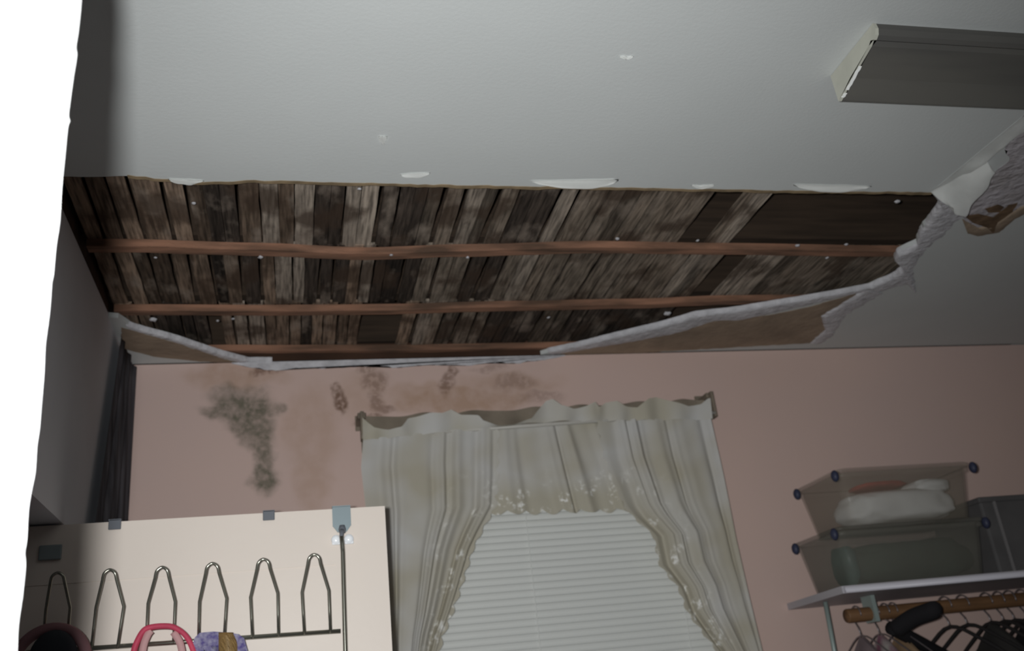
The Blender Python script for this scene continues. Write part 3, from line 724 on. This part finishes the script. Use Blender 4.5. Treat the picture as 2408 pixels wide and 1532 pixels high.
def interp(tab, v):
    if v <= tab[0][0]: return tab[0][1]
    for (a0, b0), (a1, b1) in zip(tab, tab[1:]):
        if v <= a1: return b0+(b1-b0)*(v-a0)/(a1-a0)
    return tab[-1][1]
def edge_tab(px): return sorted((P(x, y, Y=YCU).z, P(x, y, Y=YCU).x) for x, y in px)
hdr = lambda x: interp([(P(850,1000,Y=YCU).x, P(850,1035,Y=YCU).z), (P(1290,985,Y=YCU).x, P(1290,990,Y=YCU).z), (P(1665,965,Y=YCU).x, P(1665,985,Y=YCU).z)], x)
def curtain(name, left, right, bottom, nu, nv, nf, amp, seed, lacef, ydepth=0, pinch=0):
    """left/right: (z -> x) edge tables; bottom(u) -> z of the hem"""
    bm = B(); lay = bm.verts.layers.float.new('lace')
    g = []
    for j in range(nv+1):
        row = []
        for i in range(nu+1):
            u, v = i/nu, j/nv
            xt = interp(left, 9)*(1-u)+interp(right, 9)*u
            zt = hdr(xt); z = zt+(bottom(u)-zt)*v
            x = interp(left, z)*(1-u)+interp(right, z)*u
            ph = u*nf*2*math.pi+1.7*math.sin(u*7+seed)+1.1*math.sin(u*17+seed*2)+.5*math.sin(v*2.2+u*3)
            a_ = amp*(.55+.45*min(1, v*3))*(.75+.5*noise.noise(Vector((u*5, v*1.5, seed))))
            y = YCU-ydepth+a_*math.sin(ph)+.35*a_*math.sin(ph*2.3+seed)
            x += .25*a_*math.cos(ph)
            vt = bm.verts.new((x, y, z)); vt[lay] = lacef(u, v); row.append(vt)
        g.append(row)
    for j in range(nv):
        for i in range(nu): bm.faces.new((g[j][i], g[j][i+1], g[j+1][i+1], g[j+1][i]))
    return bm
Lout = edge_tab([(858,985),(850,1100),(862,1200),(880,1300),(905,1532)]); 
Lin = edge_tab([(1168,985),(1166,1120),(1162,1190),(1128,1250),(1108,1290),(1080,1380),(1060,1440),(1040,1490),(1028,1532),(1000,1620),(960,1750)])
Rin = edge_tab([(1405,985),(1425,1080),(1470,1190),(1490,1215),(1540,1260),(1555,1330),(1600,1385),(1620,1440),(1665,1500),(1700,1545),(1745,1640),(1800,1750)])
Rout = edge_tab([(1662,950),(1700,1120),(1730,1270),(1760,1400),(1792,1532),(1840,1750)])
zb = 1.50
def scal(t, k, a): return a*abs(math.sin(t*k*math.pi))
lv = curtain('l', Lout, Lin, lambda u: zb+.02*math.sin(u*9), 150, 90, 5, .010, 1.3, lambda u, v: max(0, min(1, (u-.52)*3))*min(1, max(0, (v-.12)*4)))
# scalloped lace hem down the inner edges: push border verts outwards in small arcs
def scallop(bm, nu, side):
    bm.verts.ensure_lookup_table(); n = nu+1
    for j in range(len(bm.verts)//n):
        k = j*n+(nu if side > 0 else 0); v = bm.verts[k]; v.co.x += side*scal(v.co.z, 26, .012)
scallop(lv, 150, 1)
rv = curtain('r', Rin, Rout, lambda u: zb+.02*math.sin(u*7), 150, 90, 5, .010, 4.1, lambda u, v: max(0, min(1, (.5-u)*3))*min(1, max(0, (v-.10)*4)))
scallop(rv, 150, -1)
cl = tag(obj('lace_curtain', lv, M['lace'], smooth=True, origin=(.35, YCU, 1.5)), 'pale grey lace curtain panel gathered at the window side nearest the door', 'curtain', 'lace curtain panels')
cr = tag(obj('lace_curtain', rv, M['lace'], smooth=True, origin=(1.05, YCU, 1.5)), 'pale grey lace curtain panel gathered at the window side nearest the shelf', 'curtain', 'lace curtain panels')
Vl = edge_tab([(1140,985),(1150,1200)]); Vr = edge_tab([(1425,980),(1500,1200)])
zv = (P(1165,1195,Y=YCU).z, P(1490,1190,Y=YCU).z)
vb = curtain('v', Vl, Vr, lambda u: zv[0]*(1-u)+zv[1]*u-scal(u, 8, .012)-.004, 110, 50, 4, .009, 7.7, lambda u, v: max(0, min(1, (v-.5)*3)), ydepth=-.012)
tag(obj('lace_valance', vb, M['lace'], smooth=True, origin=(.7, YCU, 2.1)), 'short lace valance with scalloped hem hanging between the two curtain panels', 'valance')
# ruffled heading above the rod pocket: front ruffle with dips, darker back layer
XH0, XH1 = interp(Lout, 9)-.008, interp(Rout, 9)+.004
topf = sorted((P(x, y, Y=YCU-.02).x, P(x, y, Y=YCU-.02).z) for x, y in ((852,982),(866,996),(880,1006),(915,1010),(945,1005),(960,984),(985,978),(1010,972),(1040,972),(1062,962),(1085,975),(1125,978),(1136,990),(1170,1000),(1210,998),(1250,985),(1268,962),(1285,942),(1300,938),(1320,954),(1350,961),(1380,955),(1400,946),(1410,958),(1425,946),(1450,944),(1470,955),(1500,958),(1525,938),(1545,933),(1580,945),(1620,955),(1650,950),(1664,938)))
bm = B()
def ruff(u, v):
    x = XH0+(XH1-XH0)*u; z0 = hdr(min(max(x, XH0+.01), XH1-.005))-.004; zt = interp(topf, x)
    ph = u*20*math.pi+2*math.sin(u*9)
    return (x, YCU-.013*v-.006-.007*math.sin(ph)*(1-.3*v), z0+(zt-z0)*v)
grid(bm, 200, 8, ruff)
lay = bm.verts.layers.float.new('lace')
hd = thing('curtain_heading', 'ruffled lace heading of the window curtains gathered on the rod', 'curtain heading', ((XH0+XH1)/2, YCU, 2.36))
obj('front_ruffle', bm, M['lace'], hd, True)
bm = B()
def ruffb(u, v):
    x = XH0-.002+(XH1-XH0+.006)*u; z0 = hdr(min(max(x, XH0+.01), XH1-.005))-.03
    zt = interp(topf, x); lo, hi = P(850,972,Y=YCU+.01), P(1660,930,Y=YCU+.01)
    tl = (x-lo.x)/(hi.x-lo.x); line = lo.z*(1-tl)+hi.z*tl-.006+.004*math.sin(x*40)
    z1 = max(line, zt-.002) if zt < line else line*.4+zt*.6
    return (x, YCU+.030+.005*math.sin(u*60), z0+(z1-z0)*v)
grid(bm, 200, 6, ruffb); b_ = obj('back_ruffle', bm, M['curt_back'], hd, True); b_['label'] = 'brownish back of the heading'
rl, rr_ = P(848, 975, Y=YCU+.04), P(1660, 928, Y=YCU+.04)
cr_ = thing('curtain_rod', 'thin curtain rod showing at both ends of the lace heading', 'curtain rod', (rl.x, YCU+.03, rl.z))
bm = B(); tube(bm, [(rl.x, YCU+.004, rl.z-.076), (rr_.x, YCU+.004, rr_.z-.070)], .006, 8); obj('rod', bm, M['rodmetal'], cr_, True)
for p, sx in ((rl, -1), (rr_, 1)):
    bm = B(); box(bm, (p.x-.010, YCU+.018, p.z-.018), (p.x+.012, YW, p.z-.002), .002); box(bm, (p.x-.004, YCU, p.z-.082), (p.x+.004, YCU+.03, p.z-.004)); box(bm, (p.x-.012, YW-.004, p.z-.03), (p.x+.016, YW, p.z+.014), .001); obj('bracket', bm, M['curt_back'], cr_)

# ------------------------------------------------------------------ wall shelf with rod, bins, hangers
ZS = 1.802; YS = 2.219; XS = 1.335; XSB = 1.417
sh = thing('wall_shelf', 'white wall shelf board holding the storage bins', 'shelf', (1.9, 2.4, ZS))
bm = B(); prism(bm, [(XS+.004, YS, ZS), (XR-.01, YS-.012, ZS), (XR-.01, YW-.001, ZS), (XSB-.05, YW-.001, ZS)], (0, 0, .018)); obj('board', bm, M['white_panel'], sh)
bm = B(); tube(bm, [(XS+.01, YS-.004, ZS+.008), (XR-.02, YS-.016, ZS+.008)], .010, 8, .7); f_ = obj('front_edge', bm, mat('white_edge_band', (.62,.60,.66), .35), sh, True); f_['label'] = 'pale rounded front edge'
u0 = P(1943, 1428, Y=2.42); u1 = P(1962, 1532, Y=2.42)
bm = B(); tube(bm, [(u0.x, 2.42, ZS), u1, (u1.x+.004, 2.42, 1.45), (u1.x+.03, YW-.006, 1.3)], .0065, 8); obj('bracket_strut', bm, M['bracket'], sh, True)
zr = ZS-.045; YR = 2.36
rd = thing('clothes_rod', 'brown wooden clothes rod under the white shelf', 'rod', (1.9, YR, zr))
r0 = P(1985, 1428, Y=YR)
bm = B(); lathe(bm, [(.017, 0), (.018, .003), (.018, XR-r0.x-.05), (.017, XR-r0.x-.047)], (r0.x, YR, zr), 'x', 20); obj('rod', bm, M['rodwood'], rd, True)
for xx in (r0.x+.075, 2.3):
    bm = B(); box(bm, (xx-.006, YR-.024, zr-.022), (xx+.006, YR+.024, ZS)); obj('rod_bracket', bm, M['bracket'], rd)

def bin_(name, label, fl, ft_z, w, d, zb_, mt, wheelpts, grp):
    """tapered open plastic tub: fl = front-left bottom corner x,y"""
    x0, y0 = fl
    t = thing(name, label, 'storage bin', (x0+w/2, y0+d/2, zb_), grp)
    h = ft_z-zb_; k = .017
    def ring(z, s, inset=0):
        o = k*s-inset; pts = []
        a0, b0, a1, b1 = x0-o, y0-o, x0+w+o, y0+d+o; r = .025
        for cx, cy, st_ in ((a1-r, b1-r, 0), (a0+r, b1-r, 90), (a0+r, b0+r, 180), (a1-r, b0+r, 270)):
            for q in range(5):
                an = math.radians(st_+q*22.5); pts.append((cx+r*math.cos(an), cy+r*math.sin(an), z))
        return pts
    bm = B()
    lv_ = [ring(zb_, 0), ring(zb_+h*.5, .55), ring(ft_z-.014, 1), ring(ft_z-.013, 1.35), ring(ft_z, 1.4), ring(ft_z, 1, .003), ring(zb_+.004, 0, .003)]
    rs = [[bm.verts.new(p) for p in l] for l in lv_]
    for a_, b_ in zip(rs, rs[1:]):
        n = len(a_)
        for q in range(n): bm.faces.new((a_[q], a_[(q+1)%n], b_[(q+1)%n], b_[q]))
    bm.faces.new(rs[0][::-1]); bm.faces.new(rs[-1])
    obj('tub', bm, mt, t, True)
    bm = B(); l2 = [ring(ft_z+.001, 1.5), ring(ft_z+.008, 1.6), ring(ft_z+.012, 1.2)]
    rs = [[bm.verts.new(p) for p in l] for l in l2]
    for a_, b_ in zip(rs, rs[1:]):
        n = len(a_)
        for q in range(n): bm.faces.new((a_[q], a_[(q+1)%n], b_[(q+1)%n], b_[q]))
    bm.faces.new(rs[0][::-1]); bm.faces.new(rs[-1]); obj('lid', bm, mt, t, True)
    for (wx, wy) in wheelpts:
        bm = B(); bmesh.ops.create_uvsphere(bm, u_segments=14, v_segments=8, radius=1)
        for v in bm.verts: v.co = Vector((v.co.x*.010+wx, v.co.y*.012+wy, v.co.z*.016+ft_z-.006))
        obj('corner_latch', bm, M['wheel'], t, True)
    return t
def lump(name, label, c, s, mt, seed, grp=None, sh_=.35):
    bm = B(); bmesh.ops.create_icosphere(bm, subdivisions=4, radius=1)
    for v in bm.verts:
        p = v.co.copy(); q = Vector([math.copysign(abs(a)**.6, a) for a in p])
        q *= 1+sh_*.35*noise.noise(p*1.7+Vector((seed, 0, 0)))+sh_*.12*noise.noise(p*5+Vector((seed, 3, 0)))
        v.co = Vector((q.x*s[0], q.y*s[1], q.z*s[2]))+Vector(c)
    return tag(obj(name, bm, mt, smooth=True, origin=c), label, 'cloth', grp)
zl = ZS+.0185
fx, fy = P(1965, 1390, Y=2.235).x+.112, 2.262
b1z = P(1955, 1250, Y=2.235).z; 
W1, D1 = .365, .205
bin_('storage_bin', 'lower cloudy plastic storage bin holding dark green cloth on the shelf', (fx-.042, fy), b1z, W1+.035, D1, zl, M['bingreen'], ((fx-.069, fy-.010), (fx-.074, fy+D1-.01), (fx+W1+.019, fy-.020)), 'plastic bins stacked on the shelf')
b2b = b1z+.0135; b2z = P(1962, 1112, Y=2.235).z
bin_('storage_bin', 'upper clear plastic storage bin holding white and red cloth, on top of the green one', (fx, fy), b2z, W1, D1, b2b, M['binclear'], ((fx-.027, fy-.010), (fx-.032, fy+D1-.01), (fx+W1+.030, fy-.020)), 'plastic bins stacked on the shelf')
cx, cy = fx+W1/2, fy+D1/2
h1 = b1z-zl; h2 = b2z-b2b
lump('folded_cloth', 'dark green folded cloth filling the lower bin', (cx+.010, cy-.004, zl+h1*.43), (W1*.47, D1*.42, h1*.40), M['greencloth'], 2)
lump('folded_cloth', 'teal cloth at the end of the lower bin near the curtain', (fx-.022, fy+.05, zl+h1*.42), (.020, .045, h1*.36), M['tealcloth'], 5)
lump('folded_cloth', 'white bulky cloth in the upper bin', (cx+.015, cy-.008, b2b+h2*.40), (W1*.45, D1*.41, h2*.33), M['whitecloth'], 9)
lump('folded_cloth', 'dark red cloth lying on the white cloth in the upper bin', (cx-.045, cy-.045, b2b+h2*.80), (.075, .05, h2*.055), M['redcloth'], 12)
lump('folded_cloth', 'white crumpled cloth heaped at the far end of the upper bin', (cx+.115, cy-.025, b2b+h2*.74), (.055, .06, h2*.14), M['whitecloth'], 15)
# dark box at the right
gb = thing('dark_box', 'dark grey upright box on the shelf behind and right of the stacked bins', 'box', (2.0, 2.4, zl))
gx0 = P(2345, 1200, Y=2.3).x; gz1 = P(2350, 1172, Y=2.32).z
bm = B(); box(bm, (gx0-.04, 2.31, zl), (gx0+.30, 2.54, gz1), .006); obj('body', bm, M['greybin'], gb)
bm = B(); box(bm, (gx0+.0, 2.306, zl), (gx0+.007, 2.311, gz1-.01)); obj('seam', bm, M['greyseam'], gb)
bm = B(); box(bm, (gx0-.045, 2.305, gz1-.012), (gx0+.305, 2.545, gz1+.004), .004); obj('lid', bm, M['greybin'], gb)

# hangers on the rod
def hanger(x, rot, mt, label, r=.0022, drop=.052, half=.19, cloth=None, tip=0.03, grp='hangers on the clothes rod'):
    t = thing('clothes_hanger', label, 'hanger', (x, YR, zr), grp)
    t.rotation_euler.z = rot
    base = Vector((x, YR, zr))
    rc = .0215+r
    arc = [base+Vector((0, rc*math.cos(a), rc*math.sin(a))) for a in [math.radians(q) for q in range(-20, 191, 15)]]
    n = base+Vector((0, 0, -drop))
    pts = list(arc)
    pts = [n] + [base+Vector((0, .006, -drop*.6))] + arc
    bm = B(); tube(bm, pts, r*.8 if r < .005 else .0018, 6); obj('hook', bm, M['wire'], t, True)
    L, R_ = base+Vector((0, -half, -drop-.10)), base+Vector((0, half, -drop-.10))
    ring = [n, n.lerp(L, .5)+Vector((0, 0, .01)), L, L+Vector((0, .01, -.012)), R_+Vector((0, -.01, -.012)), R_, n.lerp(R_, .5)+Vector((0, 0, .01))]
    bm = B(); tube(bm, spline(ring, 4, True), r, 8, closed=True); obj('shoulder_bar', bm, mt, t, True)
    if cloth:
        name, cm, clabel, wdt, ln = cloth
        g = thing(name, clabel, name.split('_')[-1], (x, YR, zr-drop), 'clothes on the rod'); g.rotation_euler.z = rot
        bm = B()
        def fn(u, v):
            # closed tube cross-section draped on the shoulders
            a = u*2*math.pi; yy = math.cos(a); xx = math.sin(a)
            zt = -drop-.002-abs(yy)**1.1*.075
            hy = (half-.01)*(1+.10*v)
            if v < .12: hy *= .55+.45*v/.12
            wob = .010*math.sin(yy*19+v*3+x*40)*v
            th = wdt*(.35+.65*min(1, v*4))
            return (x+xx*th+wob, YR+yy*hy, zr+zt*(1)-ln*v)
        grid(bm, 48, 30, fn); obj('cloth_body', bm, cm, g, True)
    return t
xx0 = r0.x
spec = [(xx0+.030, -.03, 'wire', 'thin wire hanger on the end of the rod nearest the curtain', .002, ('mauve_blouse', M['g1'], 'mauve grey blouse hanging nearest the curtain', .012, .5)),
        (xx0+.085, -.03, 'wire', 'thin wire hanger holding the printed blouse', .002, ('printed_blouse', M['g2'], 'white and wine printed blouse second on the rod', .012, .45)),
        (xx0+.140, -.03, 'wire', 'thin wire hanger holding the tan shirt', .002, ('tan_shirt', M['g3'], 'tan shirt hanging beside the black padded hanger', .012, .45)),
        (xx0+.30, .1, 'hanger', 'dark tubular hanger just past the black padded hanger', .005, None),
        (xx0+.355, .1, 'hanger', 'dark tubular hanger tilted in the gap beyond the padded hanger', .005, None),
        (xx0+.43, .03, 'hanger', 'dark tubular hanger below the dark box, first of the bunch', .005, ('charcoal_dress', M['g4'], 'charcoal dress hanging below the dark box', .02, .6)),
        (xx0+.47, .0, 'hanger', 'dark tubular hanger in the bunch below the dark box, second in line', .005, None),
        (xx0+.505, .03, 'hanger', 'dark tubular hanger in the bunch below the dark box, third in line', .005, None),
        (xx0+.545, 0, 'hanger', 'dark tubular hanger in the bunch at the frame edge', .005, ('black_coat', M['black'], 'black coat hanging at the photo edge under the shelf', .03, .7)),
        (xx0+.60, .1, 'hanger', 'dark tubular hanger just outside the bunch', .005, None)]
for x, ro, mm, lb, r, cloth in spec:
    hanger(x, ro, M[mm], lb, r, cloth=cloth)
# black padded hanger: thick dark arms bent in a V
bh = thing('padded_hanger', 'thick black padded hanger bent in a V under the middle of the shelf', 'hanger', (xx0+.21, YR, zr))
c0 = P(2190, 1438, Y=2.20); c1 = P(2106, 1482, Y=2.30); c2 = P(2260, 1565, Y=2.44)
bm = B(); arm = spline([c0+Vector((.006, 0, .004)), c0, c0.lerp(c1, .5)+Vector((0, 0, .006)), c1], 6)
tube(bm, arm, [.010, .016]+[.022]*(len(arm)-3)+[.018], 12)
obj('padded_arm', bm, M['black'], bh, True)
arm = spline([c1+Vector((-.012, 0, .006)), c1.lerp(c2, .3), c1.lerp(c2, .6), c2], 6)
bm = B(); tube(bm, arm, [.018]*(len(arm)-4)+[.016, .012, .008, .005], 12); obj('padded_arm', bm, M['black'], bh, True)
bm = B(); hk = Vector((c1.x+.02, YR, zr)); tube(bm, [c1+Vector((.008, 0, .005))]+[hk+Vector((0, .0235*math.cos(a), .0235*math.sin(a))) for a in [math.radians(q) for q in range(-20, 191, 15)]], .0018, 6); obj('hook', bm, M['wire'], bh, True)
